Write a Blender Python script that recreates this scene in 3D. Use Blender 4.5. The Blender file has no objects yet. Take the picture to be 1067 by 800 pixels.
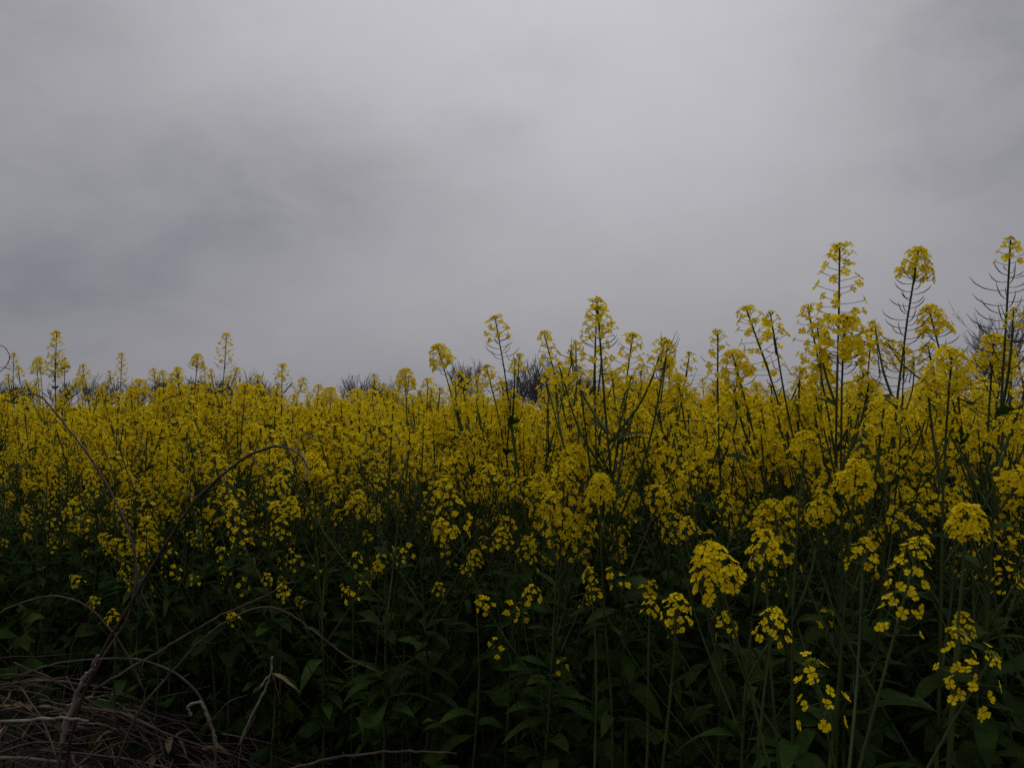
import bpy, math, random
import numpy as np
from mathutils import Vector, Matrix, Quaternion

R = math.radians
C = bpy.context.scene.collection
rnd = random.Random(11)

# ------------------------------------------------------------------ camera
EYE = Vector((0, 0, 1.25))
F = 837.0                       # focal length in photo pixels (photo 1067 x 800)
PITCH = math.atan(30 / F)
cam = bpy.data.objects.new('camera', bpy.data.cameras.new('camera'))
C.objects.link(cam)
cam.location = EYE
cam.rotation_euler = (R(90) + PITCH, 0, 0)
cam.data.sensor_fit = 'HORIZONTAL'
cam.data.sensor_width = 36
cam.data.lens = 36 * F / 1067
cam.data.clip_start = 0.05
cam.data.clip_end = 3000
bpy.context.scene.camera = cam

def at(px, py, Y):
    """world point that lies Y metres in front of the viewpoint"""
    u = (px - 533.5) / F
    v = (400 - py) / F
    c, s = math.cos(PITCH), math.sin(PITCH)
    d = Vector((u, c - v * s, s + v * c))
    return EYE + d * (Y / d.y)

# ------------------------------------------------------------------ materials
def new_mat(name):
    m = bpy.data.materials.new(name)
    m.use_nodes = True
    m.node_tree.nodes.clear()
    return m, m.node_tree.nodes, m.node_tree.links

def leafy(name, c0, c1, rough=0.5, trans=0.3, tcol=None, noise=25.0, spec=0.3, dark=0.6):
    m, N, L = new_mat(name)
    out = N.new('ShaderNodeOutputMaterial')
    geo = N.new('ShaderNodeNewGeometry')
    tc = N.new('ShaderNodeTexCoord')
    nz = N.new('ShaderNodeTexNoise'); nz.inputs['Scale'].default_value = noise; nz.inputs['Detail'].default_value = 3
    L.new(tc.outputs['Object'], nz.inputs['Vector'])
    mix = N.new('ShaderNodeMix'); mix.data_type = 'RGBA'
    mix.inputs[6].default_value = (*c0, 1); mix.inputs[7].default_value = (*c1, 1)
    L.new(geo.outputs['Random Per Island'], mix.inputs[0])
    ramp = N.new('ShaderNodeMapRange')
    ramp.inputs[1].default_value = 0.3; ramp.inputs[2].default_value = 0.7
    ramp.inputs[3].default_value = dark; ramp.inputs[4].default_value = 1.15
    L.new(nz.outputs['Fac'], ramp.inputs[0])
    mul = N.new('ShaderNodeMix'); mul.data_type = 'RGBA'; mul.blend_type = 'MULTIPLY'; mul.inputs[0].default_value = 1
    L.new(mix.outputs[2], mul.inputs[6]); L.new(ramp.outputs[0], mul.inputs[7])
    p = N.new('ShaderNodeBsdfPrincipled')
    p.inputs['Roughness'].default_value = rough
    p.inputs['Specular IOR Level'].default_value = spec
    L.new(mul.outputs[2], p.inputs['Base Color'])
    if trans > 0:
        t = N.new('ShaderNodeBsdfTranslucent')
        if tcol:
            tm = N.new('ShaderNodeMix'); tm.data_type = 'RGBA'; tm.blend_type = 'MULTIPLY'; tm.inputs[0].default_value = 1
            L.new(mul.outputs[2], tm.inputs[6]); tm.inputs[7].default_value = (*tcol, 1)
            L.new(tm.outputs[2], t.inputs['Color'])
        else:
            L.new(mul.outputs[2], t.inputs['Color'])
        ms = N.new('ShaderNodeMixShader'); ms.inputs[0].default_value = trans
        L.new(p.outputs[0], ms.inputs[1]); L.new(t.outputs[0], ms.inputs[2])
        L.new(ms.outputs[0], out.inputs['Surface'])
    else:
        L.new(p.outputs[0], out.inputs['Surface'])
    return m

M = {}
M['petal'] = leafy('petal', (0.76, 0.55, 0.003), (0.95, 0.75, 0.010), 0.7, 0.45, None, 260, 0.06, 0.80)
M['bud'] = leafy('bud', (0.16, 0.20, 0.015), (0.34, 0.34, 0.02), 0.55, 0.1, None, 40, 0.2, 0.8)
M['stem'] = leafy('stem', (0.042, 0.066, 0.018), (0.075, 0.105, 0.028), 0.55, 0.0, None, 18, 0.2, 0.55)
M['pod'] = leafy('pod', (0.045, 0.060, 0.022), (0.070, 0.085, 0.028), 0.5, 0.0, None, 30, 0.3, 0.7)
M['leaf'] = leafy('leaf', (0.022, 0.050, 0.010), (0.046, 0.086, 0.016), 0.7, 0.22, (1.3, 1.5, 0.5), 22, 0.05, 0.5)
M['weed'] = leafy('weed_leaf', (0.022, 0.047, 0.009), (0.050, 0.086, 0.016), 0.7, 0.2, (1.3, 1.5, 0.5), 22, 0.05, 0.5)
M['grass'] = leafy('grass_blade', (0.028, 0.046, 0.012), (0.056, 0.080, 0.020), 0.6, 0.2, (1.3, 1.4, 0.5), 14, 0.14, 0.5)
M['dry'] = leafy('dry_stalk', (0.035, 0.026, 0.017), (0.14, 0.110, 0.078), 0.8, 0.0, None, 35, 0.2, 0.45)
M['pale'] = leafy('weathered_stalk', (0.15, 0.126, 0.100), (0.25, 0.212, 0.172), 0.8, 0.0, None, 40, 0.2, 0.5)
M['cane'] = leafy('brown_cane', (0.050, 0.030, 0.024), (0.075, 0.045, 0.034), 0.55, 0.0, None, 30, 0.35, 0.5)
M['twig'] = leafy('bare_twig', (0.085, 0.075, 0.077), (0.135, 0.119, 0.119), 0.8, 0.0, None, 2, 0.2, 0.7)
M['bark'] = leafy('bark', (0.055, 0.047, 0.042), (0.085, 0.074, 0.066), 0.85, 0.0, None, 6, 0.2, 0.5)
M['wire'] = leafy('wire', (0.10, 0.10, 0.105), (0.10, 0.10, 0.105), 0.5, 0.0, None, 2, 0.3, 0.9)
M['dead'] = leafy('dead_leaf', (0.14, 0.10, 0.05), (0.24, 0.18, 0.09), 0.75, 0.25, None, 40, 0.2, 0.6)

def ground_mat():
    m, N, L = new_mat('field_soil')
    out = N.new('ShaderNodeOutputMaterial')
    p = N.new('ShaderNodeBsdfPrincipled'); p.inputs['Roughness'].default_value = 0.95
    tc = N.new('ShaderNodeTexCoord')
    n1 = N.new('ShaderNodeTexNoise'); n1.inputs['Scale'].default_value = 9; n1.inputs['Detail'].default_value = 8
    L.new(tc.outputs['Object'], n1.inputs['Vector'])
    r = N.new('ShaderNodeValToRGB')
    r.color_ramp.elements[0].position = 0.35; r.color_ramp.elements[0].color = (0.020, 0.016, 0.011, 1)
    r.color_ramp.elements[1].position = 0.68; r.color_ramp.elements[1].color = (0.060, 0.048, 0.034, 1)
    L.new(n1.outputs['Fac'], r.inputs['Fac']); L.new(r.outputs['Color'], p.inputs['Base Color'])
    b = N.new('ShaderNodeBump'); b.inputs['Strength'].default_value = 0.6; b.inputs['Distance'].default_value = 0.04
    L.new(n1.outputs['Fac'], b.inputs['Height']); L.new(b.outputs[0], p.inputs['Normal'])
    L.new(p.outputs[0], out.inputs['Surface'])
    return m
M['soil'] = ground_mat()

# ------------------------------------------------------------------ mesh builder
class MB:
    def __init__(s):
        s.v, s.f, s.m = [], [], []
    def tube(s, pts, rads, n=5, mat=0, cap=False):
        pts = [Vector(p) for p in pts]
        base = len(s.v)
        k = len(pts)
        up = Vector((0.31, 0.91, 0.27))
        for i, p in enumerate(pts):
            t = (pts[min(i + 1, k - 1)] - pts[max(i - 1, 0)])
            if t.length < 1e-9: t = Vector((0, 0, 1))
            t.normalize()
            a = t.cross(up)
            if a.length < 1e-3: a = t.cross(Vector((1, 0, 0)))
            a.normalize(); b = t.cross(a)
            up = b.cross(t) if False else up
            r = rads[i]
            for j in range(n):
                an = 2 * math.pi * j / n
                s.v.append(p + a * (r * math.cos(an)) + b * (r * math.sin(an)))
        for i in range(k - 1):
            for j in range(n):
                j2 = (j + 1) % n
                s.f.append((base + i * n + j, base + i * n + j2, base + (i + 1) * n + j2, base + (i + 1) * n + j))
                s.m.append(mat)
        if cap:
            s.f.append(tuple(base + j for j in range(n))[::-1]); s.m.append(mat)
            s.f.append(tuple(base + (k - 1) * n + j for j in range(n))); s.m.append(mat)
    def poly(s, pts, faces, mat=0):
        b = len(s.v)
        s.v.extend(pts)
        for f in faces:
            s.f.append(tuple(b + i for i in f)); s.m.append(mat)
    def mesh(s, name, mats, smooth=True):
        me = bpy.data.meshes.new(name)
        me.from_pydata([tuple(v) for v in s.v], [], s.f)
        for m in mats: me.materials.append(m)
        me.polygons.foreach_set('material_index', s.m)
        if smooth: me.polygons.foreach_set('use_smooth', [True] * len(s.f))
        me.update()
        return me

def obj(name, me, parent=None):
    o = bpy.data.objects.new(name, me)
    C.objects.link(o)
    o.parent = parent
    return o

def tag(o, label, cat, group=None, kind=None):
    if label: o['label'] = label
    if cat: o['category'] = cat
    if group: o['group'] = group
    if kind: o['kind'] = kind
    return o

def curve(ctrl, n=8):
    """Catmull-Rom through control points"""
    P = [Vector(p) for p in ctrl]
    P = [P[0] * 2 - P[1]] + P + [P[-1] * 2 - P[-2]]
    out = []
    for i in range(1, len(P) - 2):
        for k in range(n):
            t = k / n
            a, b, c, d = P[i - 1], P[i], P[i + 1], P[i + 2]
            out.append(0.5 * ((2 * b) + (c - a) * t + (2 * a - 5 * b + 4 * c - d) * t * t + (3 * b - a - 3 * c + d) * t ** 3))
    out.append(P[-2].copy())
    return out

# ------------------------------------------------------------------ flowers
def frame(n, spin):
    n = n.normalized()
    a = n.cross(Vector((0.2, 0.3, 0.93)))
    if a.length < 1e-3: a = n.cross(Vector((1, 0, 0)))
    a.normalize(); b = n.cross(a)
    return (a * math.cos(spin) + b * math.sin(spin), b * math.cos(spin) - a * math.sin(spin), n)

def flower(mb, pos, nrm, size, openness, r):
    """four rounded petals in a cross, a little green-yellow middle"""
    a, b, n = frame(nrm, r.uniform(0, 6.28))
    for k in range(4):
        an = k * math.pi / 2 + r.uniform(-0.16, 0.16)
        d = a * math.cos(an) + b * math.sin(an)
        side = n.cross(d)
        L = size * r.uniform(0.9, 1.1)
        w = L * r.uniform(0.44, 0.54)
        el = (1 - openness) * 1.2 + r.uniform(-0.15, 0.15)
        ce, se = math.cos(el), math.sin(el)
        def P(u, v, lift=0):
            return pos + (d * ce + n * se) * (u * L) + side * (v * w) + n * (lift * L)
        droop = r.uniform(-0.22, 0.05)
        mb.poly([P(0.06, 0), P(0.42, -0.72, .05), P(0.42, 0.72, .05), P(0.85, -0.88, .05 + droop), P(0.85, 0.88, .05 + droop), P(0.97, 0, droop), P(0.5, 0, -0.02)],
                [(0, 1, 6), (0, 6, 2), (1, 3, 5, 6), (6, 5, 4, 2)], 0)
    c = pos + n * (size * 0.2)
    q = size * 0.10
    mb.poly([c + a * q, c + b * q, c - a * q, c - b * q, c + n * q * 2.2, c - n * q], [(0, 1, 4), (1, 2, 4), (2, 3, 4), (3, 0, 4)], 1)

def bud(mb, pos, d, L, r):
    a, b, n = frame(d, r.uniform(0, 6))
    w = L * 0.28
    mid = pos + n * L * 0.45
    mb.poly([pos, mid + a * w, mid + b * w, mid - a * w, mid - b * w, pos + n * L],
            [(0, 2, 1), (0, 3, 2), (0, 4, 3), (0, 1, 4), (1, 2, 5), (2, 3, 5), (3, 4, 5), (4, 1, 5)], 1)

def head_mesh(seed, n, length, rmax, rmin=0.010, power=1.0, fsize=0.0085, buds=14, pods=0, pod_len=0.03, fade=0.0):
    """a raceme; origin at its top, stalk running down -Z"""
    r = random.Random(seed)
    mb, bb = MB(), MB()
    g = r.uniform(0, 6)
    tot = length + pods * 0.011
    mb.tube([(0, 0, -tot), (0, 0, -tot * .5), (0, 0, 0.002)], [0.0016, 0.0013, 0.001], 4, 2)
    for i in range(n):
        t = (i + r.uniform(-.3, .3)) / max(1, n - 1)
        t = min(1, max(0, t))
        z = -length * t ** power - 0.004
        rr = rmin + (rmax - rmin) * min(1, (t * 1.5)) ** 0.7
        rr *= r.uniform(0.82, 1.15)
        an = g + i * 2.3999 + r.uniform(-.25, .25)
        up = 0.9 * (1 - t) ** 3 + 0.06 + r.uniform(-.12, .25)
        o = Vector((math.cos(an), math.sin(an), 0))
        s = Vector((0, 0, z - rr * 0.15))
        p = s + o * rr + Vector((0, 0, rr * up * 0.8 + 0.004))
        mb.tube([s, s.lerp(p, 0.55) + Vector((0, 0, -0.001)), p], [0.0006, 0.0005, 0.0007], 3, 2)
        if fade and r.random() < fade * t * 1.4:      # spent flower: thin young pod
            q = p + o * 0.010 + Vector((0, 0, 0.012))
            mb.tube([p, q], [0.0009, 0.0003], 3, 2)
            continue
        nrm = o * (0.55 + 0.5 * t) + Vector((0, 0, 0.9 - 0.55 * t)) + Vector((r.uniform(-.35, .35), r.uniform(-.35, .35), r.uniform(-.3, .3)))
        op = 1 - 0.55 * t * r.random() - 0.12 * r.random()
        flower(mb, p, nrm, fsize * r.uniform(0.85, 1.12), op, r)
    for i in range(buds):
        an = i * 2.3999
        q = math.sqrt((i + .5) / buds)
        d = Vector((math.cos(an) * q * 0.8, math.sin(an) * q * .8, 1))
        p = Vector((math.cos(an) * q * rmin * 0.85, math.sin(an) * q * rmin * .85, 0.004 - q * q * 0.006))
        bud(bb, p, d, r.uniform(0.004, 0.0065), r)
    for i in range(pods):
        z = -length - 0.006 - i * 0.011
        an = g + i * 2.3999 + r.uniform(-.3, .3)
        o = Vector((math.cos(an), math.sin(an), 0))
        L = pod_len * r.uniform(.75, 1.15) * (0.75 + .25 * i / max(1, pods))
        s = Vector((0, 0, z))
        pts = [s, s + o * L * .35 + Vector((0, 0, L * .02)), s + o * L * .72 + Vector((0, 0, L * .16)), s + o * L + Vector((0, 0, L * .42))]
        mb.tube(pts, [0.0006, 0.0006, 0.0011, 0.0003], 3, 2)
    mats = [M['petal'], M['bud'], M['stem']]
    bloom = mb.mesh('flower_head', mats, smooth=False)
    buds_me = bb.mesh('bud_cluster', mats, smooth=False)
    mb.poly(bb.v, bb.f, 1)
    both = mb.mesh('flower_head', mats, smooth=False)
    return (both, bloom, buds_me)

HEADS = {
    'dome': [head_mesh(s, 23, 0.052, 0.030, 0.008, 1.0, 0.0088, 16) for s in (1, 2, 3)],
    'big': [head_mesh(s, 50, 0.060, 0.036, 0.009, 1.0, 0.0104, 18) for s in (4, 5)],
    'long': [head_mesh(s, 33, 0.125, 0.026, 0.008, 1.25, 0.0084, 12, 2, 0.030, .18) for s in (6, 7, 8)],
    'small': [head_mesh(s, 12, 0.040, 0.021, 0.006, 1.0, 0.0085, 12, 3, 0.025) for s in (9, 10, 11)],
    'sparse': [head_mesh(s, 32, 0.125, 0.034, 0.008, 1.35, 0.0092, 12, 0, 0.03, .03) for s in (12, 13, 14)],
    'budded': [head_mesh(s, 13, 0.085, 0.032, 0.012, .8, 0.0090, 34) for s in (15, 16)],
    'few': [head_mesh(s, 6, 0.045, 0.020, 0.006, 1.0, 0.0080, 9) for s in (17, 18, 19)],
}

# ------------------------------------------------------------------ leaves
def leaf(mb, base, d, L, w, droop, r, mat=0, rows=5, wav=0.12):
    """blade with a folded midrib, wavy edge and drooping tip"""
    d = d.normalized()
    side = d.cross(Vector((0, 0, 1)))
    if side.length < 1e-3: side = Vector((1, 0, 0))
    side.normalize()
    side = (Matrix.Rotation(r.uniform(-.5, .5), 3, d) @ side)
    up = side.cross(d)
    pts, faces = [], []
    ph = r.uniform(0, 6)
    for i in range(rows + 1):
        t = i / rows
        c = base + d * (L * t) + Vector((0, 0, -droop * L * t * t))
        ww = w * (math.sin(math.pi * min(1, (t * 0.92 + 0.06))) ** 0.75) * (1 if 0 < t < 1 else 0.18)
        e = wav * w
        pts += [c - side * ww + up * (0.3 * ww + e * math.sin(ph + t * 11)), c, c + side * ww + up * (0.3 * ww + e * math.sin(ph + 2 + t * 12))]
        if i:
            k = 3 * (i - 1)
            faces += [(k, k + 1, k + 4, k + 3), (k + 1, k + 2, k + 5, k + 4)]
    mb.poly(pts, faces, mat)

# ------------------------------------------------------------------ a rapeseed plant
MATS_STEM = [M['stem']]
def plant_parts(r, h, bend=(0, 0), n_br=7, top='dome', pods=10, pod_len=0.045, spread=1.0, scale=1.0,
                low=0.55, leaves=9, big_leaves=6, rad=0.0041, kinds=('dome', 'small', 'long', 'dome', 'sparse', 'small'), topscale=1.0, hi=.98, second=.75, headp=1.0, podn=(0, 2, 4), sprigs=0):
    """returns stem mesh, leaves mesh, pods mesh and a list of (head mesh, matrix)"""
    st, lv, heads, pods_l = MB(), MB(), [], []
    def pod(pts, rr):
        m = MB(); m.tube(pts, rr, 3); pods_l.append(m)
    bx, by = bend
    ph = r.uniform(0, 6)
    def S(t):
        wob = 0.012 * math.sin(ph + t * 7) * (t * (1 - t) * 4)
        return Vector((bx * t * t + wob, by * t * t + wob * .7, h * t))
    ts = [i / 12 for i in range(13)]
    st.tube([S(t) for t in ts], [rad * (1.15 - 0.95 * t ** 1.1) * .9 + 0.0009 for t in ts], 6)
    def put(p, d, kind, sc):
        me = r.choice(HEADS[kind])
        q = d.normalized().to_track_quat('Z', 'Y')
        mat = Matrix.Translation(p) @ q.to_matrix().to_4x4() @ Matrix.Rotation(r.uniform(0, 6.28), 4, 'Z') @ Matrix.Diagonal((sc, sc, sc, 1))
        heads.append((me, mat))
    tip = S(1)
    put(tip, S(1) - S(.95), top, scale * topscale * r.uniform(.95, 1.08))
    hl = {'long': .125, 'sparse': .13}.get(top, .055) * scale * topscale
    # long thin pods below the terminal head
    for i in range(pods):
        z = hl + 0.004 + i * 0.0052
        t = 1 - z / h
        s = S(t)
        an = ph + i * 2.3999 + r.uniform(-.3, .3)
        o = Vector((math.cos(an), math.sin(an), 0))
        L = pod_len * r.uniform(.85, 1.15) * (.75 + .5 * i / max(1, pods))
        pts = [s, s + o * L * .3, s + o * L * .62 + Vector((0, 0, L * .10)), s + o * L * .85 + Vector((0, 0, L * .27)), s + o * L + Vector((0, 0, L * .48))]
        pod(pts, [.0007, .0007, .0011, .0010, .0003])
    # side branches
    a0 = r.uniform(0, 6.28)
    for i in range(n_br):
        f = (i + .5) / n_br
        t0 = low * .62 + f * (0.86 - low * .62) + r.uniform(-.02, .02)
        s = S(t0)
        an = a0 + i * 2.3999 + r.uniform(-.3, .3)
        o = Vector((math.cos(an), math.sin(an), 0))
        zt = h * (low + (hi - low) * r.random() ** .8)
        rise = max(0.16, zt - s.z)
        out = spread * rise * r.uniform(.30, .60)
        mid = s + o * out * .62 + Vector((0, 0, rise * .45))
        end = s + o * out + Vector((0, 0, rise))
        pts = curve([s, mid, end], 4)
        st.tube(pts, [0.0030 - 0.0018 * k / (len(pts) - 1) for k in range(len(pts))], 4)
        low_head = end.z < h * .84
        k = r.choice(('small', 'sparse', 'small', 'dome', 'budded')) if low_head else r.choice(kinds)
        if not low_head and r.random() > headp: k = "few"
        if not low_head or r.random() < headp:
            put(end, pts[-1] - pts[-2] + Vector((0, 0, .02)), k, scale * (r.uniform(.6, .9) if low_head else r.uniform(.7, 1.08)))
        leaf(lv, s, o + Vector((0, 0, .7)), r.uniform(.05, .11), r.uniform(.008, .018), .35, r)
        # a second, smaller raceme off the branch
        if r.random() < second:
            j = r.choice((5, 6, 7))
            b = pts[min(j, len(pts) - 2)]
            an2 = an + r.choice((-1, 1)) * r.uniform(.5, 1.3)
            e2 = b + Vector((math.cos(an2), math.sin(an2), 0)) * r.uniform(.03, .09) + Vector((0, 0, r.uniform(.11, .22)))
            e2.z = min(e2.z, h * (hi - r.uniform(.01, .08)))
            st.tube(curve([b, b.lerp(e2, .5) + Vector((math.cos(an2), math.sin(an2), 0)) * .012, e2], 3), [.0019 - .00013 * q for q in range(7)], 4)
            put(e2, e2 - b, r.choice(('small', 'dome', 'small', 'sparse')), scale * r.uniform(.6, .95))
        for q in range(r.choice(podn)):      # pods on the branch
            j = r.randrange(2, len(pts) - 1)
            c0 = pts[j].lerp(pts[j + 1], r.random())
            b = c0 - Vector((0, 0, .012))
            an3 = r.uniform(0, 6.28); o3 = Vector((math.cos(an3), math.sin(an3), 0))
            L = r.uniform(.025, .045)
            pod([c0, b + o3 * L * .6 + Vector((0, 0, .02)), b + o3 * L + Vector((0, 0, .045))], [.0006, .0010, .0003])
    for i in range(sprigs):                     # weak low shoots with a few blooms
        t0 = r.uniform(low * .40, low * .62)
        s = S(t0); an = r.uniform(0, 6.28); o = Vector((math.cos(an), math.sin(an), 0))
        rise = h * (low - r.uniform(-.02, .16)) - s.z
        end = s + o * rise * r.uniform(.35, .8) + Vector((0, 0, max(.06, rise)))
        st.tube(curve([s, s.lerp(end, .5) + o * .02, end], 3), [.0017 - .00014 * q for q in range(7)], 3)
        put(end, end - s, r.choice(('few', 'few', 'small')), r.uniform(.65, .95))
    for i in range(leaves):
        t = r.uniform(.42, .58)
        an = r.uniform(0, 6.28)
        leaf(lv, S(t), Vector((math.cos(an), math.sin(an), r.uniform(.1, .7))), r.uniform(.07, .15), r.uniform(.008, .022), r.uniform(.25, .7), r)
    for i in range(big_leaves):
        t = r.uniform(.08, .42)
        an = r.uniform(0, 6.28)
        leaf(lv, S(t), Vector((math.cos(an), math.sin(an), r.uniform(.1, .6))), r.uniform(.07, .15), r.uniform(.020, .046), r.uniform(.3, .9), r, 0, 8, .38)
    return (st.mesh('stem', MATS_STEM), lv.mesh('leaves', [M['leaf']]) if lv.f else None,
            pods_l, heads)

def build_plant(parts, loc, rz=0.0, sc=1.0, fine=False):
    t = bpy.data.objects.new('rapeseed_plant', None)
    t.empty_display_size = .05
    C.objects.link(t)
    t.location = loc; t.rotation_euler = (0, 0, rz); t.scale = (sc, sc, sc)
    st, lv, pd, heads = parts
    obj('stem', st, t)
    if lv: obj('leaves', lv, t)
    if len(pd) > 24 and not fine:
        allp = MB()
        for m in pd: allp.poly(m.v, m.f)
        obj('seed_pods', allp.mesh('seed_pods', [M['pod']]), t)
    else:
        for m in pd: obj('seed_pod', m.mesh('seed_pod', [M['pod']]), t)
    for me, mat in heads:
        o = obj('flower_head', me[1] if fine else me[0], t)
        o.matrix_local = mat
        if fine: obj('bud_cluster', me[2], o)
    return t

def copy_plant(src, loc, rz, sc):
    t = src.copy(); C.objects.link(t)
    t.location = loc; t.rotation_euler = (0, 0, rz); t.scale = (sc, sc, sc)
    for ch in src.children:
        c = ch.copy(); C.objects.link(c); c.parent = t
    return t

def edge_y(x):
    return 1.78 - 0.72 * x

GROUP = 'flowering rapeseed plants of the crop'
occupied = []

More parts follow.
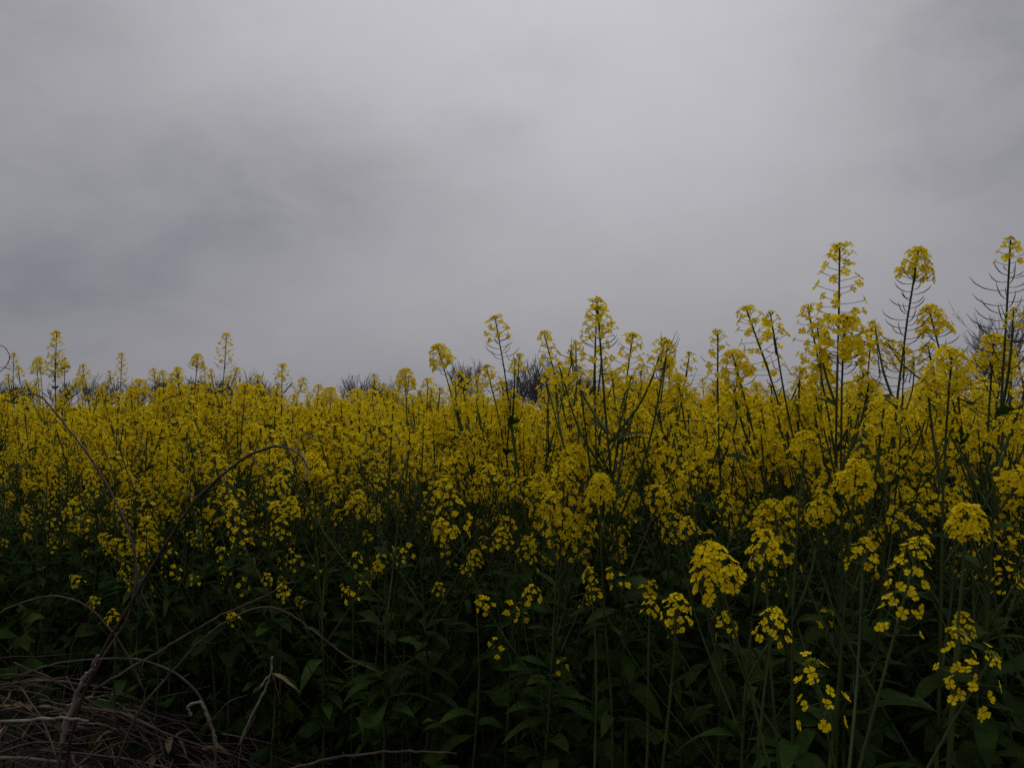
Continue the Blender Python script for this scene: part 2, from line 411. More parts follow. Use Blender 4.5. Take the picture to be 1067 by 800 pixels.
# ---- the plants that can be told apart in the photograph
#     px, py: the top of the flowers; Y: metres away; slope: lean of the upper stem (px across per px up)
HEROES = [
 # px, py, Y, slope, top kind, topscale, n_br, pods, pod_len, low, label
 (875, 258, 1.55, .02, 'sparse', 1.15, 4, 3, .030, .72, 'tall rapeseed plant with a loose spire of yellow flowers, leftmost of the three tallest'),
 (957, 262, 1.50, .16, 'big', .84, 4, 42, .044, .76, 'tall rapeseed plant with a dense round yellow head above a ladder of curved seed pods'),
 (1053, 250, 1.40, .06, 'small', .95, 3, 54, .066, .78, 'tall rapeseed stalk with a tiny flower tuft above long spreading pods by the right edge'),
 (842, 321, 1.62, -.22, 'sparse', 1.0, 4, 8, .038, .74, 'rapeseed plant leaning left with a loose flower head, left of the tallest loose spire'),
 (880, 333, 1.45, .02, 'big', 1.15, 6, 10, .04, .70, 'rapeseed plant with a broad dense flower head directly below the tall loose spire'),
 (909, 337, 1.75, .03, 'dome', 0.8, 4, 4, .035, .74, 'slim rapeseed plant with a small flower head between two broad dense heads'),
 (968, 322, 1.60, -.25, 'big', 0.85, 6, 10, .04, .70, 'rapeseed plant with drooping flower bunches just behind the pod-laddered tall stalk'),
 (992, 368, 1.30, .05, 'big', 0.95, 6, 8, .045, .68, 'rapeseed plant with the heaviest mass of yellow blooms below the round-headed tall stalk'),
 (1036, 352, 1.45, .05, 'big', .9, 6, 6, .04, .66, 'full yellow rapeseed plant in front of the bare grey tree'),
 (778, 323, 1.62, -.38, 'sparse', 1.1, 5, 6, .03, .74, 'rapeseed plant tilted sharply left with flowers strung out along its stalk'),
 (748, 347, 1.72, .0, 'long', .95, 5, 4, .03, .70, 'upright rapeseed plant with narrow flower spire beside the sharply tilted one'),
 (763, 368, 1.55, -.30, 'big', .85, 6, 4, .035, .66, 'rapeseed plant with full yellow head tucked under the sharply tilted spire'),
 (706, 393, 1.80, -.18, 'big', 0.85, 6, 4, .03, .66, 'rapeseed plant with one compact yellow dome standing beside a gap of sky'),
 (684, 400, 2.0, -.12, 'dome', .9, 5, 3, .03, .66, 'short rapeseed plant with a nodding dome beside the compact dome and sky gap'),
 (622, 315, 2.0, .01, 'long', 1.55, 6, 5, .035, .70, 'rapeseed plant with the tallest cylindrical flower spire in the middle of the crop'),
 (659, 351, 2.0, .12, 'sparse', 1.2, 6, 6, .03, .68, 'rapeseed plant with an open candelabra of flowers right of the tall cylindrical spire'),
 (567, 348, 2.05, -.30, 'long', 1.1, 6, 4, .03, .68, 'rapeseed plant arching left with a drooping flower spike left of the cylindrical spire'),
 (516, 332, 2.05, -.20, 'dome', .95, 5, 10, .04, .70, 'thin bare-stalked rapeseed plant topped by a small bright dome above a dark stem'),
 (541, 371, 2.2, .02, 'small', 1.1, 5, 4, .03, .68, 'small rapeseed top between the bare-stalked dome and the arching spike'),
 (507, 383, 2.1, -.25, 'dome', 1.0, 6, 4, .03, .66, 'rapeseed plant with low left-leaning bunch beneath the bare-stalked dome'),
 (596, 376, 2.1, .28, 'dome', 1.0, 6, 4, .03, .66, 'rapeseed plant leaning right among flowers just left of the cylindrical spire'),
 (456, 361, 2.2, -.32, 'big', .95, 6, 5, .03, .66, 'rapeseed plant with a long leaning dark stem and pointed yellow crown left of centre'),
 (422, 386, 2.35, .0, 'big', .80, 6, 4, .03, .66, 'rapeseed plant with a mushroom-shaped yellow cap left of the pointed crown'),
 (480, 389, 2.4, -.2, 'dome', 1.0, 6, 3, .03, .66, 'rapeseed plant with ragged head right of the pointed yellow crown'),
 (390, 391, 3.6, .02, 'small', 1.15, 5, 3, .03, .70, 'thin rapeseed plant whose single small tuft stands clear against distant bare twigs'),
 (345, 405, 3.0, .02, 'big', .8, 6, 3, .03, .66, 'rapeseed plant with a rounded crown next to the low gap with power wires'),
 (294, 381, 2.9, .03, 'dome', 1.0, 6, 5, .035, .68, 'rapeseed plant with a ball of flowers on a bare stalk above the arched cane'),
 (236, 349, 3.3, .02, 'sparse', .9, 5, 7, .045, .72, 'rapeseed plant with the taller pod-fringed spire in front of the bare shrubs'),
 (206, 370, 3.0, .03, 'big', .70, 6, 5, .035, .68, 'rapeseed plant with wide tousled head on a long dark stalk left of the pod-fringed spire'),
 (186, 384, 3.6, .0, 'dome', .9, 6, 3, .03, .66, 'rapeseed plant with an oval head beside the wide tousled head'),
 (127, 369, 3.8, .04, 'long', 1.0, 6, 4, .03, .68, 'rapeseed plant with a narrow tapering spire over the left part of the crop'),
 (59, 347, 3.6, -.03, 'long', 1.35, 6, 6, .04, .70, 'rapeseed plant with the tallest tapering spire at far left'),
 (68, 374, 3.7, .05, 'small', 1.0, 6, 4, .03, .68, 'rapeseed plant with a short tuft just right of the tallest far-left spire'),
 (38, 376, 3.9, -.1, 'dome', .95, 6, 4, .03, .68, 'rapeseed plant with tilted head between the far-left spire and the picture edge'),
 (14, 369, 4.0, .02, 'small', 1.0, 6, 6, .04, .70, 'slight rapeseed plant with a pale tuft beside the dry curled stem'),
 (86, 381, 4.1, -.1, 'dome', 1.0, 6, 3, .03, .66, 'rapeseed plant with a lopsided head between the two far-left spires'),
 (160, 385, 4.2, -.2, 'dome', 1.0, 6, 3, .03, .66, 'left-tilted rapeseed plant between the narrow tapering spire and the oval head'),
 # low, near plants: rest on the front edge of the crop
 (738, 572, 1.10, -.35, 'big', 0.92, 0, 0, .03, .72, 'short rapeseed plant with a large dome of blooms low in front of dark leaves'),
 (706, 622, 1.15, .05, 'dome', 0.68, 0, 0, .03, .70, 'short rapeseed plant ending in one round budded ball low in the shade'),
 (797, 556, 1.15, -.10, 'dome', 0.72, 0, 0, .03, .70, 'short rapeseed plant with a bright compact head beside the large low dome'),
 (808, 638, 1.05, .12, 'dome', 0.72, 0, 0, .03, .70, 'low rapeseed plant with a flattened cluster just above the lowest near blooms'),
 (846, 692, .98, -.25, 'budded', 0.9, 0, 0, .03, .66, 'lowest near rapeseed plant with separate open blooms around a green bud tuft'),
 (958, 566, 1.05, .28, 'long', 1.0, 1, 0, .03, .72, 'near rapeseed plant with a long string of large blooms leaning over at right'),
 (1008, 528, 1.10, .1, 'big', 0.62, 0, 2, .03, .70, 'near rapeseed plant with a broad cluster by the right edge at mid height'),
 (1000, 660, 1.00, .1, 'budded', 0.7, 0, 0, .03, .70, 'near rapeseed plant with a mostly green budded tip low at right'),
 (1034, 684, .98, .5, 'budded', 0.8, 0, 0, .03, .70, 'near rapeseed plant with scattered blooms low in the right corner'),
 (893, 484, 1.25, .05, 'big', 0.7, 1, 2, .03, .70, 'near rapeseed plant with two flat clusters under the pod-laddered stalk'),
 (626, 497, 1.60, -.05, 'big', 0.75, 0, 0, .03, .72, 'rapeseed plant with a large bunch hanging low in the middle'),
 (840, 452, 1.40, .1, 'big', 0.7, 2, 2, .03, .70, 'rapeseed plant with broad head low under the leaning loose flower head'),
 (614, 592, 1.55, -.05, 'small', 0.62, 0, 0, .03, .76, 'short rapeseed plant with a lone small head in the dark leaves at centre'),
 (495, 574, 1.95, .0, 'dome', .62, 0, 0, .03, .76, 'short rapeseed plant with a tiny flat head in the dark leaves left of centre'),
 (152, 540, 2.45, -.05, 'sparse', 0.8, 1, 0, .03, .78, 'short rapeseed plant in deep shade beside the dark arched cane'),
 (117, 637, 2.3, .05, 'small', .85, 0, 0, .03, .78, 'single stunted rapeseed bloom above the heap of dead stalks'),
 (678, 624, 1.4, .05, 'small', .7, 0, 0, .03, .76, 'stunted rapeseed plant with few blooms left of the round budded ball'),
 (393, 585, 2.2, .0, 'small', 0.7, 0, 0, .03, .74, 'short rapeseed plant with sparse low blooms above the pale bent stalk'),
]
for i, (px, py, Y, slope, top, tsc, nb, pods, plen, low, label) in enumerate(HEROES):
    r = random.Random(500 + i)
    p = at(px, py, Y)
    h = p.z
    bendx = slope * h / 2
    bendy = r.uniform(-.12, .03)
    base = Vector((p.x - bendx, p.y - bendy, 0))
    small = py > 480
    parts = plant_parts(r, h, (bendx, bendy), nb, top, pods, plen, (1.3 if h < 1.15 else .85), 1.0, low,
                        leaves=5 if small else 7, big_leaves=4 if small else 5, rad=.0032 if small else .0037, topscale=tsc, hi=(.92 if h > 1.38 else .97), second=(.15 if small and px > 600 else .6))
    t = build_plant(parts, base, fine=Y < 2.3)
    tag(t, label, 'plant', GROUP)
    occupied.append((base.x, base.y, .07))

# ---- the crop at large: single plants near by
PROTO = []
for i in range(24):
    r = random.Random(900 + i)
    PROTO.append((plant_parts(r, 1.3 * r.uniform(.95, 1.04), (r.uniform(-.12, .12), r.uniform(-.12, .12)), r.choice((7, 8, 9)) - (1 if i % 4 == 2 else 0),
                              r.choice(('dome', 'big', 'long', 'dome', 'sparse', 'long')), r.choice((4, 8, 14)), .04, 1.0, 1.0, (.66, .72, .80, .85)[i % 4],
                              leaves=18, big_leaves=11, headp=(1, .85, .8, .75)[i % 4], sprigs=(4, 4, 5, 4)[i % 4], podn=((0, 2, 4), (1, 3, 5), (2, 5, 8), (6, 9, 12))[i % 4])))
first = {}
spots = []
tries = 0
rs = random.Random(77)
cells = {}
def free(x, y, d):
    k = (int(x // .3), int(y // .3))
    for i in (-1, 0, 1):
        for j in (-1, 0, 1):
            for (a, b, e) in cells.get((k[0] + i, k[1] + j), ()):
                if (a - x) ** 2 + (b - y) ** 2 < max(d, e) ** 2: return False
    return True
def take(x, y, d):
    cells.setdefault((int(x // .3), int(y // .3)), []).append((x, y, d))
for x, y, d in occupied: take(x, y, d)
for _ in range(60000):
    y = rs.uniform(1.0, 9.0); x = rs.uniform(-1, 1) * (y * .70 + .25)
    d = y - edge_y(x)
    if d < rs.uniform(-.06, .04) or math.hypot(x, y) < 1.25: continue
    if not free(x, y, .145): continue
    take(x, y, .145)
    spots.append((math.hypot(x, y), d, x, y))
spots.sort()
N_NEAR = 300 - len(HEROES)
near = [s for s in spots if abs(s[2]) < s[3] * .655][:N_NEAR]
nearset = set(near)
LABELS = {
 'edge': 'rapeseed plant along the front edge of the crop, its lower blooms fading into dark leaves',
 'mid': 'rapeseed plant inside the crop behind the front plants, its flowers merging with its neighbours',
}
for k, s in enumerate(near):
    dist, d, x, y = s
    i = rs.randrange(len(PROTO))
    ok = (3, 3, 2) if x > .2 else ((2, 3, 2, 1) if x > -.6 else (0, 1, 1, 2))
    i = (i // 4) * 4 + rs.choice(ok)
    f = .93 + .11 * rs.random() ** 1.4 + (.05 if rs.random() < .04 else 0) + (.025 * math.sin(x * 5.1 + y * 2.3) if x < -.5 else 0) + (.05 if x < -.4 and rs.random() < .3 else 0) + (.03 if x > .2 else 0)
    if d < .25: f *= rs.uniform(.93, 1.0)
    rz = rs.uniform(0, 6.28)
    if i not in first:
        t = first[i] = build_plant(PROTO[i], (x, y, 0), rz, f)
    else:
        t = copy_plant(first[i], (x, y, 0), rz, f)
    tag(t, LABELS['edge' if d < .35 else 'mid'], 'plant', GROUP)

# ---- the rest of the crop: one mass that nobody could count
class Bulk:
    def __init__(s): s.V, s.Fq, s.Mi, s.n = [], [], [], 0
    def add(s, V, Fq, Mi):
        s.V.append(V); s.Fq.append(Fq + s.n); s.Mi.append(Mi); s.n += len(V)
def lod_proto(seed, h, nh, per, petal, leaf_n, br, head_r=.034):
    """light version of a plant: quads only, numpy arrays"""
    r = random.Random(seed)
    V, Fq, Mi = [], [], []
    def quad(a, b, c, d, m):
        k = len(V); V.extend([a, b, c, d]); Fq.append((k, k + 1, k + 2, k + 3)); Mi.append(m)
    def stick(a, b, w):
        for ax in (Vector((w, 0, 0)), Vector((0, w, 0))):
            quad(a - ax, a + ax, b + ax * .5, b - ax * .5, 1)
    bend = Vector((r.uniform(-.1, .1), r.uniform(-.1, .1), h))
    stick(Vector((0, 0, 0)), bend * .6, .005); stick(bend * .6, bend, .003)
    tips = [bend]
    for i in range(nh - 1):
        t = r.uniform(.35, .8); s = bend * t; an = r.uniform(0, 6.28)
        z = h * r.uniform(.55, 1.0); rise = max(.12, z - s.z); o = rise * r.uniform(.25, .6)
        e = s + Vector((math.cos(an) * o, math.sin(an) * o, rise))
        if br: stick(s, e, .0022)
        tips.append(e)
    for e in tips:
        ln = r.choice((.04, .05, .10))
        for k in range(per):
            t = r.random(); an = r.uniform(0, 6.28); rr = head_r * r.uniform(.3, 1) * (1 - .2 * t)
            c = e + Vector((math.cos(an) * rr, math.sin(an) * rr, -ln * t))
            n = Vector((math.cos(an) + r.uniform(-.5, .5), math.sin(an) + r.uniform(-.5, .5), r.uniform(0, 1.4))).normalized()
            a, b, n = frame(n, r.uniform(0, 6)); q = petal * r.uniform(.8, 1.15)
            # two bowed petals-pairs as a bent cross
            quad(c - a * q - b * q * .5, c - a * q * .2 - b * q * .4 - n * q * .3, c - a * q * .2 + b * q * .4 - n * q * .3, c - a * q + b * q * .5, 0)
            quad(c + a * q * .1 - b * q * .8, c + a * q - b * q * .4, c + a * q + b * q * .4, c + a * q * .1 + b * q * .8, 0)
    for i in range(leaf_n):
        t = r.uniform(.08, .62); s = bend * t; an = r.uniform(0, 6.28)
        L = r.uniform(.12, .28); w = L * r.uniform(.12, .22)
        d = Vector((math.cos(an), math.sin(an), r.uniform(.1, .7))); sd = Vector((-math.sin(an), math.cos(an), 0)) * w
        m = s + d * L * .5; e = s + d * L * .9 - Vector((0, 0, L * .35))
        quad(s - sd * .2, s + sd * .2, m + sd, m - sd, 2); quad(m - sd, m + sd, e + sd * .2, e - sd * .2, 2)
    return np.array([tuple(v) for v in V], dtype=np.float32), np.array(Fq, dtype=np.int32), np.array(Mi, dtype=np.int32)
L1 = [lod_proto(40 + i, 1.25, 12, 13, .0082, 14, True) for i in range(14)]
L2 = [lod_proto(70 + i, 1.28, 9, 12, .013, 6, True, .04) for i in range(8)]
L3 = [lod_proto(90 + i, 1.28, 9, 7, .028, 3, False, .07) for i in range(6)]
bulk = Bulk()
def drop(lst, x, y, sc):
    V, Fq, Mi = lst[rs.randrange(len(lst))]
    a = rs.uniform(0, 6.28); c, s = math.cos(a), math.sin(a)
    W = np.empty_like(V)
    W[:, 0] = (V[:, 0] * c - V[:, 1] * s) * sc + x
    W[:, 1] = (V[:, 0] * s + V[:, 1] * c) * sc + y
    W[:, 2] = V[:, 2] * sc
    bulk.add(W, Fq, Mi)
for s in spots:
    if s not in nearset:
        drop(L1, s[2], s[3], rs.uniform(.92, 1.06) + .03 * math.sin(s[2] * 2.7 + s[3] * 1.3) + (.05 if rs.random() < .15 else 0) + (.06 if rs.random() < .04 else 0))
y = 9.0
for _ in range(1500):
    y = 9 + 13 * rs.random() ** 1.0; x = rs.uniform(-1, 1) * (y * .72 + 1)
    drop(L2, x, y, rs.uniform(.90, 1.09) + .035 * math.sin(x * 1.9 + y) + (.08 if rs.random() < .05 else 0))
for _ in range(2600):
    y = 22 + 36 * rs.random() ** 1.2; x = rs.uniform(-1, 1) * (y * .75 + 2)
    drop(L3, x, y, rs.uniform(.90, 1.10) + .04 * math.sin(x * .7 + y * .4))
V = np.concatenate(bulk.V); Fq = np.concatenate(bulk.Fq); Mi = np.concatenate(bulk.Mi)
me = bpy.data.meshes.new('rapeseed_crop')
me.vertices.add(len(V)); me.vertices.foreach_set('co', V.ravel())
me.loops.add(len(Fq) * 4); me.loops.foreach_set('vertex_index', Fq.ravel())
me.polygons.add(len(Fq)); me.polygons.foreach_set('loop_start', np.arange(0, len(Fq) * 4, 4, dtype=np.int32))
me.polygons.foreach_set('material_index', Mi)
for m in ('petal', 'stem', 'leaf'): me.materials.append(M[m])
me.update(calc_edges=True)
tag(obj('rapeseed_crop', me), 'mass of yellow rapeseed flowers stretching back to the bare trees', 'crop', None, 'stuff')

# ------------------------------------------------------------------ ground
gm = MB()
G = 1200
gm.poly([Vector((-G, -G, 0)), Vector((G, -G, 0)), Vector((G, G, 0)), Vector((-G, G, 0))], [(0, 1, 2, 3)])
tag(obj('ground', gm.mesh('ground', [M['soil']], False)), 'dark bare soil under the crop', 'ground', None, 'structure')

# ------------------------------------------------------------------ undergrowth (weeds and grass at the field edge)
ug = MB()
ru = random.Random(5)
for _ in range(1500):
    y = ru.uniform(.9, 6.0); x = ru.uniform(-1, 1) * (y * .72 + .2)
    d = y - edge_y(x)
    if d < -1.3 or d > .9 or math.hypot(x, y) < 1.0: continue
    if math.hypot(x, y) < 1.5 or (x < -.35 and y < 2.75 and ru.random() < .93): continue
    b = Vector((x, y, 0))
    hh = ru.uniform(.18, .62) * (1 if d > -.35 else .55)
    kind = ru.random()
    if kind < .6:                       # broad-leaved weed
        top = b + Vector((ru.uniform(-.08, .08), ru.uniform(-.08, .08), hh))
        ug.tube([b, b.lerp(top, .5), top], [.003, .0025, .0015], 3, 0)
        for k in range(ru.randint(10, 18)):
            t = ru.uniform(.15, 1); an = ru.uniform(0, 6.28)
            L = ru.uniform(.03, .095)
            leaf(ug, b.lerp(top, t), Vector((math.cos(an), math.sin(an), ru.uniform(0, .6))), L, L * ru.uniform(.30, .52), ru.uniform(.2, .7), ru, 0, 4)
    else:
        for k in range(ru.randint(8, 16)):
            an = ru.uniform(0, 6.28); o = Vector((math.cos(an), math.sin(an), 0))
            L = hh * ru.uniform(.7, 1.4); lean = ru.uniform(.1, .6)
            p0 = b + o * ru.uniform(0, .04); p1 = p0 + o * L * lean * .35 + Vector((0, 0, L * .6)); p2 = p0 + o * L * lean + Vector((0, 0, L * ru.uniform(.75, .95)))
            sd = Vector((-o.y, o.x, 0)) * ru.uniform(.0015, .003)
            ug.poly([p0 - sd, p0 + sd, p1 + sd, p1 - sd, p2], [(0, 1, 2, 3), (3, 2, 4)], 1)
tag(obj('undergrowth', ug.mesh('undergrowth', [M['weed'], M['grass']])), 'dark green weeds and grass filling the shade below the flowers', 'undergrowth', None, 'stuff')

# ------------------------------------------------------------------ dead canes and stalks
def stalk(name, pts, r0, r1, mat, label, cat, group=None, n=6, curve_n=6, rough=.12, seed=0, spurs=0):
    r = random.Random(seed + len(pts) * 7)
    P = curve(pts, curve_n)
    k = len(P)
    for i in range(1, k - 1):
        P[i] = P[i] + Vector((r.uniform(-1, 1), r.uniform(-1, 1), r.uniform(-1, 1))) * (r0 * .55)
    mb = MB()
    rad = [(r0 + (r1 - r0) * i / (k - 1)) * (1 + r.uniform(-rough, rough)) for i in range(k)]
    for i in range(2, k - 1, 5): rad[i] *= 1.22            # swollen nodes
    mb.tube(P, rad, n, 0, True)
    for _ in range(spurs):                                    # side spurs and broken twigs
        i = r.randrange(2, k - 2)
        t = (P[i + 1] - P[i - 1]).normalized()
        o = t.cross(Vector((r.uniform(-1, 1), r.uniform(-1, 1), r.uniform(-1, 1)))).normalized()
        L = r.choice((.012, .02, .03, .07))
        q1 = P[i] + (o + t * r.uniform(-.3, .8)) * L * .5; q2 = q1 + (o + t * r.uniform(-.4, 1)) * L * .5
        mb.tube([P[i], q1, q2], [rad[i] * .5, rad[i] * .3, rad[i] * .12], 4, 0, True)
    return tag(obj(name, mb.mesh(name, [M[mat]])), label, cat, group)

def px_path(lst, Y0, Y1):
    return [at(a, b, Y0 + (Y1 - Y0) * i / (len(lst) - 1)) for i, (a, b) in enumerate(lst)]

HG = 'dead canes and stalks at the field edge'
stalk('dead_cane', px_path([(33, 410), (46, 416), (66, 440), (92, 474), (118, 518), (136, 558), (142, 598), (132, 645), (104, 690), (70, 760), (58, 810)], 2.25, 2.0), .0022, .0040, 'cane',
      'tall thin brown cane hooked over at its tip at far left', 'dead cane', HG, spurs=12)
stalk('dead_cane', px_path([(318, 502), (320, 487), (313, 474), (300, 467), (280, 466), (250, 480), (215, 510), (190, 540), (166, 578), (140, 622), (104, 684), (80, 745), (66, 810)], 1.68, 2.05), .0020, .0044, 'cane',
      'long dark cane bent into an arch in front of the yellow flowers', 'dead cane', HG, spurs=14)
stalk('dead_stalk', px_path([(-20, 650), (2, 637), (30, 625), (60, 621), (88, 630), (112, 652), (132, 682), (150, 720)], 2.0, 2.1), .0022, .0030, 'dry',
      'thin grey stalk curving in a low hump at the left edge', 'dead stalk', HG, spurs=7)
stalk('dead_stalk', px_path([(20, 704), (55, 692), (100, 686), (150, 688), (190, 706), (214, 736), (224, 780), (225, 815)], 1.95, 1.9), .0022, .0030, 'dry',
      'pale stalk arching over the top of the dead heap', 'dead stalk', HG, spurs=7)
stalk('dead_stalk', px_path([(98, 718), (150, 688), (190, 664), (232, 640), (270, 624), (305, 606)], 2.0, 1.85), .0036, .0016, 'dry',
      'straight dry stalk slanting up to the right from the heap', 'dead stalk', HG, spurs=7)
stalk('dead_stalk', px_path([(397, 701), (365, 686), (330, 660), (297, 637), (270, 633), (240, 645), (210, 667), (182, 697), (143, 744), (120, 800)], 1.9, 1.95), .0017, .0034, 'dry',
      'bowed dry stalk whose thin tip droops to the right over dark leaves', 'dead stalk', HG, spurs=7)
o = stalk('dead_stalk', px_path([(250, 775), (262, 745), (275, 722), (282, 702), (284, 684)], 1.75, 1.75), .0032, .0022, 'pale',
      'short pale stalk with withered leaves hanging from its tip', 'dead stalk', HG)
lb = MB()
rl = random.Random(3)
tip = at(283, 701, 1.75)
for (a, b) in ((314, 716), (292, 728), (271, 713), (302, 706)):
    q = at(a, b, 1.75 + rl.uniform(-.04, .04))
    leaf(lb, tip, q - tip, (q - tip).length, .004, .15, rl, 0, 5, .3)
ob = obj('withered_leaves', lb.mesh('withered_leaves', [M['dead']]), o)
stalk('dead_stalk', px_path([(270, 815), (305, 800), (350, 789), (400, 783), (440, 783), (476, 785)], 1.75, 1.8), .0034, .0022, 'dry',
      'long dry stalk lying nearly level along the bottom of the heap', 'dead stalk', HG, spurs=7)
stalk('dead_branch', px_path([(64, 775), (72, 746), (84, 712), (91, 702), (99, 690), (103, 683)], 1.85, 1.85), .0062, .0030, 'pale',
      'thick weathered grey branch standing in the heap', 'dead branch', HG, spurs=6)
stalk('dead_stalk', px_path([(-10, 752), (40, 749), (70, 748), (92, 751)], 1.7, 1.72), .0036, .0028, 'pale',
      'pale straight stalk lying level at the left edge of the heap', 'dead stalk', HG)
stalk('dead_stalk', px_path([(200, 745), (196, 738), (200, 733), (210, 732), (214, 742), (222, 762), (226, 780)], 1.8, 1.8), .0030, .0036, 'pale',
      'crooked pale stalk curled like a hook on the right of the heap', 'dead stalk', HG)
stalk('dead_stalk', px_path([(210, 760), (225, 745), (240, 730), (257, 724)], 1.8, 1.75), .0014, .0010, 'dry',
      'fine forked sprig reaching right of the hooked stalk', 'dead stalk', HG)
stalk('dead_stalk', px_path([(-12, 396), (4, 384), (10, 372), (5, 362), (-4, 360), (-12, 366)], 2.6, 2.6), .0014, .0010, 'dry',
      'wispy dry stem curled into a loop at the left edge against the sky', 'dead stalk', HG)
stalk('dead_stalk', px_path([(-12, 380), (8, 384), (11, 384)], 2.6, 2.6), .0010, .0008, 'dry',
      'short stiff dry wisp beside the curled loop at left', 'dead stalk', HG)

# the heap: a low mound of fallen stalks, each one a thing
rh = random.Random(21)
def mound(x, y):
    dx, dy = (x + 1.75) / 1.30, (y - 2.35) / .55
    q = dx * dx + dy * dy
    return .47 * math.exp(-q * 1.1)
for i in range(300):
    x = -1.20 + rh.gauss(0, .50); y = 2.30 + rh.gauss(0, .22)
    if y < 1.75 or y > 2.9 or x > .0 or x < -1.95: continue
    an = rh.gauss(-.15, .75) if rh.random() < .6 else rh.uniform(0, 3.14)
    L = rh.choice((rh.uniform(.08, .25), rh.uniform(.25, .6), rh.uniform(.4, .95)))
    d = Vector((math.cos(an), math.sin(an), 0))
    lift = rh.random() ** .4
    pts = []
    bow = rh.gauss(.02, .05) * L; sidew = rh.gauss(0, .09) * L
    tilt = rh.gauss(0, .11) + (rh.uniform(.3, .8) if rh.random() < .1 and L < .4 else 0)
    kink = rh.choice((0, 0, 1, 2, 3)); kv = Vector((rh.uniform(-.12, .12), rh.uniform(-.12, .12), rh.uniform(-.08, .1))) * L
    for k in range(6):
        t = k / 5
        p = Vector((x, y, 0)) + d * (L * (t - .5)) + Vector((-d.y, d.x, 0)) * (sidew * math.sin(math.pi * t) + rh.uniform(-.02, .02) * L)
        z = mound(p.x, p.y) * (.2 + .8 * lift) + .012 + bow * math.sin(math.pi * t) + rh.uniform(-.02, .02) * L + tilt * L * (t - .3)
        p.z = max(.01, z)
        if kink and k >= kink: p += kv * (k - kink)
        p.z = max(.01, p.z)
        pts.append(p)
    pale = rh.random()
    r0 = rh.choice((rh.uniform(.0010, .0020), rh.uniform(.0016, .0032), rh.uniform(.0025, .0048)))
    stalk('dead_stalk', pts, r0, r0 * rh.uniform(.25, .8), 'pale' if pale < .10 else ('cane' if pale > .50 else 'dry'),
          'one of the tangled dead stalks heaped on the ground at lower left', 'dead stalk', 'tangled dead stalks of the heap', 5, 3, .28, i, rh.choice((0, 1, 2, 4)))

for i in range(70):
    x = -1.10 + rh.gauss(0, .5); y = 2.25 + rh.gauss(0, .2)
    if y < 1.8 or y > 2.8 or x > .1 or x < -1.9: continue
    m = MB()
    an = rh.uniform(0, 6.28)
    leaf(m, Vector((x, y, max(.012, mound(x, y) * rh.uniform(.7, 1.0) + .015))), Vector((math.cos(an), math.sin(an), rh.uniform(-.1, .5))), rh.uniform(.04, .14), rh.uniform(.003, .014), rh.uniform(.1, .9), rh, 0, 6, .5)
    tag(obj('dead_leaf', m.mesh('dead_leaf', [M['dead']])), 'one of the shrivelled brown leaf scraps caught among the heaped dead stalks', 'dead leaf', 'shrivelled leaf scraps in the heap')

# ------------------------------------------------------------------ bare trees along the far side of the field
def bare_tree(px, py_top, Y, w_px, seed, label, shrub=True, dens=1.0):
    r = random.Random(seed)
    top = at(px, py_top - (8 if shrub else 0), Y)
    H = top.z
    W = w_px / F * Y * .5
    root = bpy.data.objects.new('bare_tree', None); C.objects.link(root)
    root.location = (top.x, Y, 0)
    tr, cr = MB(), MB()
    twr = Y * .00016
    maxlev = 3 if shrub else 4
    def grow(p, d, L, rad, lev):
        segs = 3
        pts = [p]
        dd = d.copy()
        for q in range(segs):
            dd = (dd + Vector((r.uniform(-.10, .10), r.uniform(-.10, .10), r.uniform(.0, .12)))).normalized()
            pts.append(pts[-1] + dd * (L / segs))
        mb = tr if lev == 0 else cr
        mb.tube(pts, [max(twr, rad * (1 - .24 * k)) for k in range(segs + 1)], 5 if lev == 0 else 3)
        if lev >= maxlev: return
        nb = (8, 6, 3, 3)[lev]
        for q in range(max(2, int(nb * dens))):
            t = r.uniform(.25, 1.0)
            k = min(segs - 1, int(t * segs))
            c = pts[k].lerp(pts[k + 1], t * segs - k)
            an = r.uniform(0, 6.28)
            nd = (dd * r.uniform(.9, 1.4) + Vector((math.cos(an), math.sin(an), r.uniform(.0, .45))) * r.uniform(.35, .65)).normalized()
            grow(c, nd, L * r.uniform(.45, .72), rad * .45, lev + 1)
    n_st = 5 if shrub else 1
    for q in range(n_st):
        an = r.uniform(0, 6.28)
        off = Vector((math.cos(an), math.sin(an), 0)) * (W * .3 * r.random() if shrub else 0)
        d = Vector((math.cos(an) * .32, math.sin(an) * .32, 1)) if shrub else Vector((r.uniform(-.08, .08), 0, 1))
        grow(off, d.normalized(), H * (.48 if shrub else .46), H * (.007 if shrub else .012), 0)
    # fit the crown to the height and width seen
    allv = tr.v + cr.v
    zmax = max(v.z for v in allv); xm = max(abs(v.x) for v in allv)
    sx = max(.8, min(1.9, 1.25 * W / xm)) if xm > 0 else 1
    for mb in (tr, cr):
        mb.v = [Vector((v.x * sx, v.y * sx, v.z * H / zmax)) for v in mb.v]
    obj('trunk', tr.mesh('trunk', [M['bark']]), root)
    obj('crown', cr.mesh('crown', [M['twig']]), root)
    tag(root, label, 'tree', 'bare trees beyond the field')

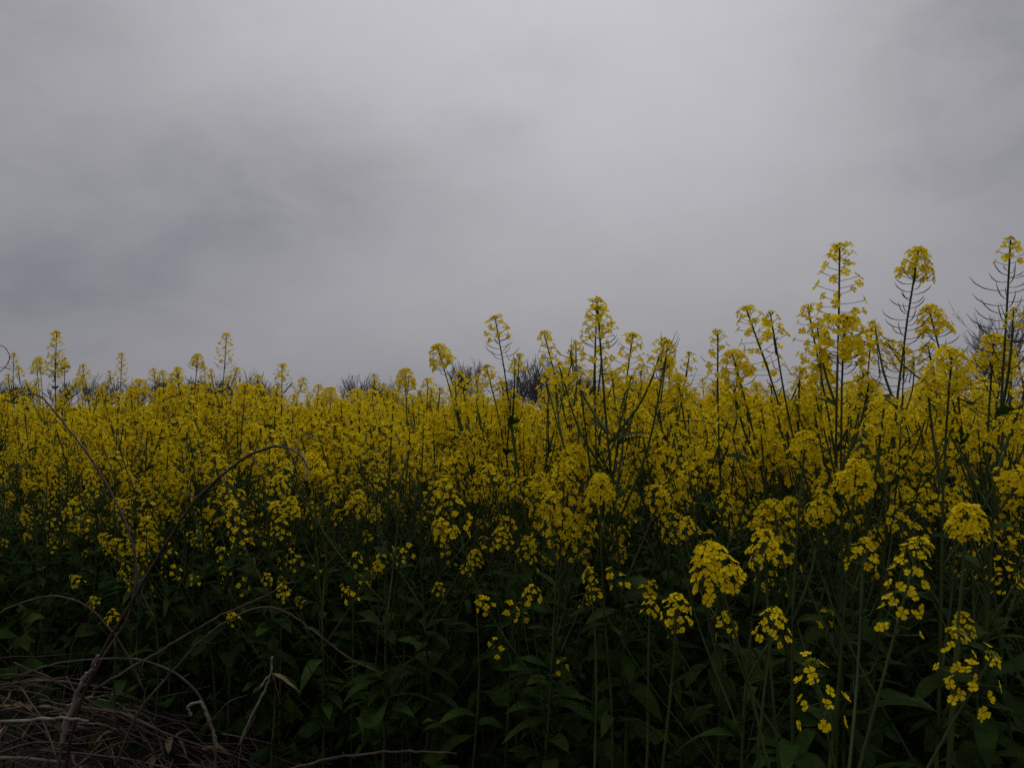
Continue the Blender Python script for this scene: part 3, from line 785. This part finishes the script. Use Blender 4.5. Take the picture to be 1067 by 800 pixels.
bare_tree(1024, 312, 34, 56, 1, 'slim bare tree rising behind the flowers near the right edge', False, 1.25)
bare_tree(1062, 300, 36, 90, 2, 'broad bare tree cut by the right edge behind the pods', False, 1.2)
bare_tree(1094, 308, 40, 90, 3, 'bare tree at the end of the row on the right', False)
for i, (px, py, w) in enumerate([(-14, 404, 80), (44, 402, 70), (108, 392, 44), (152, 396, 60), (186, 398, 60), (222, 398, 60), (256, 391, 60), (282, 402, 50)]):
    bare_tree(px, py, 62 + (i * 7) % 9, w, 20 + i, [
        'bare thicket behind the crop beyond the picture edge at left', 'dark bare thicket behind the far-left flower spires', 'bare shrub between the far-left spire and the narrow tapering spire',
        'dense bare shrub right of the narrow tapering spire', 'bare shrub behind the oval rapeseed head', 'bare shrub left of the pod-fringed flower spire',
        'tallest domed bare shrub just right of the pod-fringed flower spire', 'low bare shrub behind the ball of flowers on its stalk'][i])
for i, (px, py, w) in enumerate([(376, 394, 40), (404, 398, 36), (492, 380, 50), (540, 384, 60), (566, 374, 60), (600, 384, 60), (636, 390, 60), (664, 402, 40)]):
    bare_tree(px, py, 66 + (i * 5) % 9, w, 40 + i, [
        'sparse bare tree behind the single small tuft left of centre', 'thin bare tree right of the single small tuft', 'bare tree behind the bare-stalked dome',
        'bare tree between the bare-stalked dome and the arching spike', 'tallest bare tree behind the arching flower spike', 'bare tree left of the tall cylindrical flower spire',
        'bare tree behind the open candelabra of flowers', 'low bare tree beside the sky gap right of centre'][i])

# power wires
pw = bpy.data.objects.new('power_line', None); C.objects.link(pw)
pw.location = (0, 95, 0)
for k, (py, r_) in enumerate(((404, .010), (408, .010), (413, .010))):
    p = at(290, py, 95)
    mb = MB()
    pts = [Vector((x, 0, p.z + .0005 * (x + 28) ** 2 + .004 * (x + 28))) for x in np.linspace(-130, 130, 40)]
    mb.tube(pts, [r_] * 40, 4)
    obj('wire', mb.mesh('wire', [M['wire']]), pw)
tag(pw, 'faint power line wires crossing the low gap in the far trees', 'power line')

# ------------------------------------------------------------------ sky: overcast
scene = bpy.context.scene
w = bpy.data.worlds.new('World'); scene.world = w; w.use_nodes = True
N, L = w.node_tree.nodes, w.node_tree.links
N.clear()
out = N.new('ShaderNodeOutputWorld'); bg = N.new('ShaderNodeBackground')
L.new(bg.outputs[0], out.inputs['Surface'])
SUN_EL, SUN_AZ = R(58), R(20)
sky = N.new('ShaderNodeTexSky'); sky.sky_type = 'NISHITA'; sky.sun_disc = False
sky.sun_elevation = SUN_EL; sky.sun_rotation = SUN_AZ
sky.air_density = 1; sky.dust_density = 4
tc = N.new('ShaderNodeTexCoord')
def math_n(op, a, b=None, c=None):
    n = N.new('ShaderNodeMath'); n.operation = op
    for i, q in enumerate((a, b, c)):
        if q is None: continue
        if isinstance(q, (int, float)): n.inputs[i].default_value = q
        else: L.new(q, n.inputs[i])
    return n.outputs[0]
sep = N.new('ShaderNodeSeparateXYZ'); L.new(tc.outputs['Generated'], sep.inputs[0])
X, Y_, Z = sep.outputs
# cloud plane coordinates so the cloud flattens toward the horizon
zz = math_n('ADD', math_n('MAXIMUM', Z, 0.0), 0.28)
cx = math_n('DIVIDE', X, zz); cy = math_n('DIVIDE', Y_, zz)
comb = N.new('ShaderNodeCombineXYZ'); L.new(cx, comb.inputs[0]); L.new(cy, comb.inputs[1])
def noise(scale, det, rough=.55, off=0.0):
    n = N.new('ShaderNodeTexNoise'); n.inputs['Scale'].default_value = scale; n.inputs['Distortion'].default_value = .35; n.inputs['Detail'].default_value = det; n.inputs['Roughness'].default_value = rough
    mp = N.new('ShaderNodeMapping'); mp.inputs['Location'].default_value = (off, off * .7, 0); mp.inputs['Scale'].default_value = (1, .8, 1)
    L.new(comb.outputs[0], mp.inputs[0]); L.new(mp.outputs[0], n.inputs['Vector'])
    return n.outputs['Fac']
n1 = noise(1.1, 4, .5, 3.1)
n2 = noise(3.2, 5, .55, 7.7)
def noise_dir(scale, det, rough, off):
    n = N.new('ShaderNodeTexNoise'); n.inputs['Scale'].default_value = scale; n.inputs['Detail'].default_value = det; n.inputs['Roughness'].default_value = rough; n.inputs['Distortion'].default_value = .5
    mp = N.new('ShaderNodeMapping'); mp.inputs['Location'].default_value = (off, off * .6, off * .3); mp.inputs['Scale'].default_value = (1, 1, 1.7)
    L.new(tc.outputs['Generated'], mp.inputs[0]); L.new(mp.outputs[0], n.inputs['Vector'])
    return n.outputs['Fac']
wn = noise_dir(3.0, 3, .5, 1.3)
n3 = noise_dir(8.0, 7, .62, 4.4)
n4 = noise_dir(13.0, 6, .6, 9.1)
def blob(px, py, sx, sy, amp, wob=.5):
    """a soft darker (or lighter) bank of cloud, or a vignetted corner, in one direction of the sky"""
    u = math_n('DIVIDE', X, math_n('MAXIMUM', Y_, .05)); v = math_n('DIVIDE', Z, math_n('MAXIMUM', Y_, .05))
    du = math_n('DIVIDE', math_n('SUBTRACT', u, (px - 533.5) / F), sx / F)
    dv = math_n('DIVIDE', math_n('SUBTRACT', v, (430 - py) / F), sy / F)
    q = math_n('ADD', math_n('MULTIPLY', du, du), math_n('MULTIPLY', dv, dv))
    q = math_n('ADD', q, math_n('MULTIPLY', math_n('SUBTRACT', wn, .5), wob * 5))
    q = math_n('ADD', q, math_n('MULTIPLY', math_n('SUBTRACT', n3, .5), wob * 4))
    g = math_n('POWER', 2.718, math_n('MULTIPLY', q, -1.0))
    g = math_n('MINIMUM', g, 1.3)
    front = math_n('GREATER_THAN', Y_, .05)
    return math_n('MULTIPLY', math_n('MULTIPLY', g, front), amp)
# brightness: darker toward the horizon, lighter overhead and ahead
base = math_n('MULTIPLY_ADD', math_n('MINIMUM', math_n('MAXIMUM', Z, 0.0), .85), .62, .268)
ahead = math_n('MULTIPLY_ADD', math_n('MAXIMUM', Y_, -1.0), .28, .72)  # unseen sky behind the viewpoint is dimmed to shade the lower plants
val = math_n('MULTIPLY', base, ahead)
for a in ((285, 195, 185, 76, -.135, .24), (60, 110, 110, 60, .02, .3), (40, 300, 200, 60, -.06, .3), (720, 130, 330, 180, .035, .3), (935, 185, 80, 30, -.03, .5), (505, 132, 50, 24, -.04, .5), (585, 60, 60, 30, -.03, .5), (-30, -30, 260, 260, -.145, .15), (1110, -20, 230, 240, -.21, .2), (1090, 200, 120, 120, -.008, .3)):  # the two top-corner blobs put lens vignetting into the sky colour
    val = math_n('ADD', val, blob(*a))
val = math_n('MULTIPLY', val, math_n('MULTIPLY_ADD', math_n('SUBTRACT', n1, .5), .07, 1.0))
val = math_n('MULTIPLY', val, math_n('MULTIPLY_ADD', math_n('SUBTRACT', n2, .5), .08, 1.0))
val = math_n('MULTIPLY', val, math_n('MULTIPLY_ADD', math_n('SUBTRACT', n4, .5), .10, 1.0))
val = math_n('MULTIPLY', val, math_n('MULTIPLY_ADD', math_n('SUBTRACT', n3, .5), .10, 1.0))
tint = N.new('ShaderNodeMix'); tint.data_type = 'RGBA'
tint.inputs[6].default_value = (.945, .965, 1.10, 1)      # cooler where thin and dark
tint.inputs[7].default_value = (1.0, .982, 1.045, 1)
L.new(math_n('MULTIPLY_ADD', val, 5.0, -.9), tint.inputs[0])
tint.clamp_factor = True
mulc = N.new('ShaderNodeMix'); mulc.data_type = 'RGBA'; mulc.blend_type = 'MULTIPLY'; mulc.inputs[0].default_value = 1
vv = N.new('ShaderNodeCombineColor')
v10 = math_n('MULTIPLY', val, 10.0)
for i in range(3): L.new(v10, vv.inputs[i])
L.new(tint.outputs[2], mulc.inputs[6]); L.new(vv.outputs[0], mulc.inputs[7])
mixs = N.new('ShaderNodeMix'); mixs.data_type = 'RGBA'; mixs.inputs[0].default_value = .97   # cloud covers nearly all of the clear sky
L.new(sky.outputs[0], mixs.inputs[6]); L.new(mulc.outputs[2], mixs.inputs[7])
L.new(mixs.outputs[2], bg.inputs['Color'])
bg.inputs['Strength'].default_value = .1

sun = bpy.data.objects.new('sun', bpy.data.lights.new('sun', 'SUN'))
C.objects.link(sun)
sun.data.energy = .8; sun.data.angle = R(40); sun.data.color = (1, .97, .93)
dirv = Vector((math.sin(SUN_AZ) * math.cos(SUN_EL), math.cos(SUN_AZ) * math.cos(SUN_EL), math.sin(SUN_EL)))
sun.rotation_euler = dirv.to_track_quat('Z', 'Y').to_euler()
sun.location = (0, 0, 20)

# ------------------------------------------------------------------ render settings
vs = scene.view_settings
vs.view_transform = 'Standard'; vs.look = 'None'; vs.exposure = 0; vs.gamma = 1; vs.use_curve_mapping = False
cy_ = scene.cycles
cy_.max_bounces = 6; cy_.diffuse_bounces = 3; cy_.glossy_bounces = 2; cy_.transmission_bounces = 3; cy_.transparent_max_bounces = 4
cy_.use_denoising = False
cy_.sample_clamp_indirect = 4
cy_.caustics_reflective = False; cy_.caustics_refractive = False
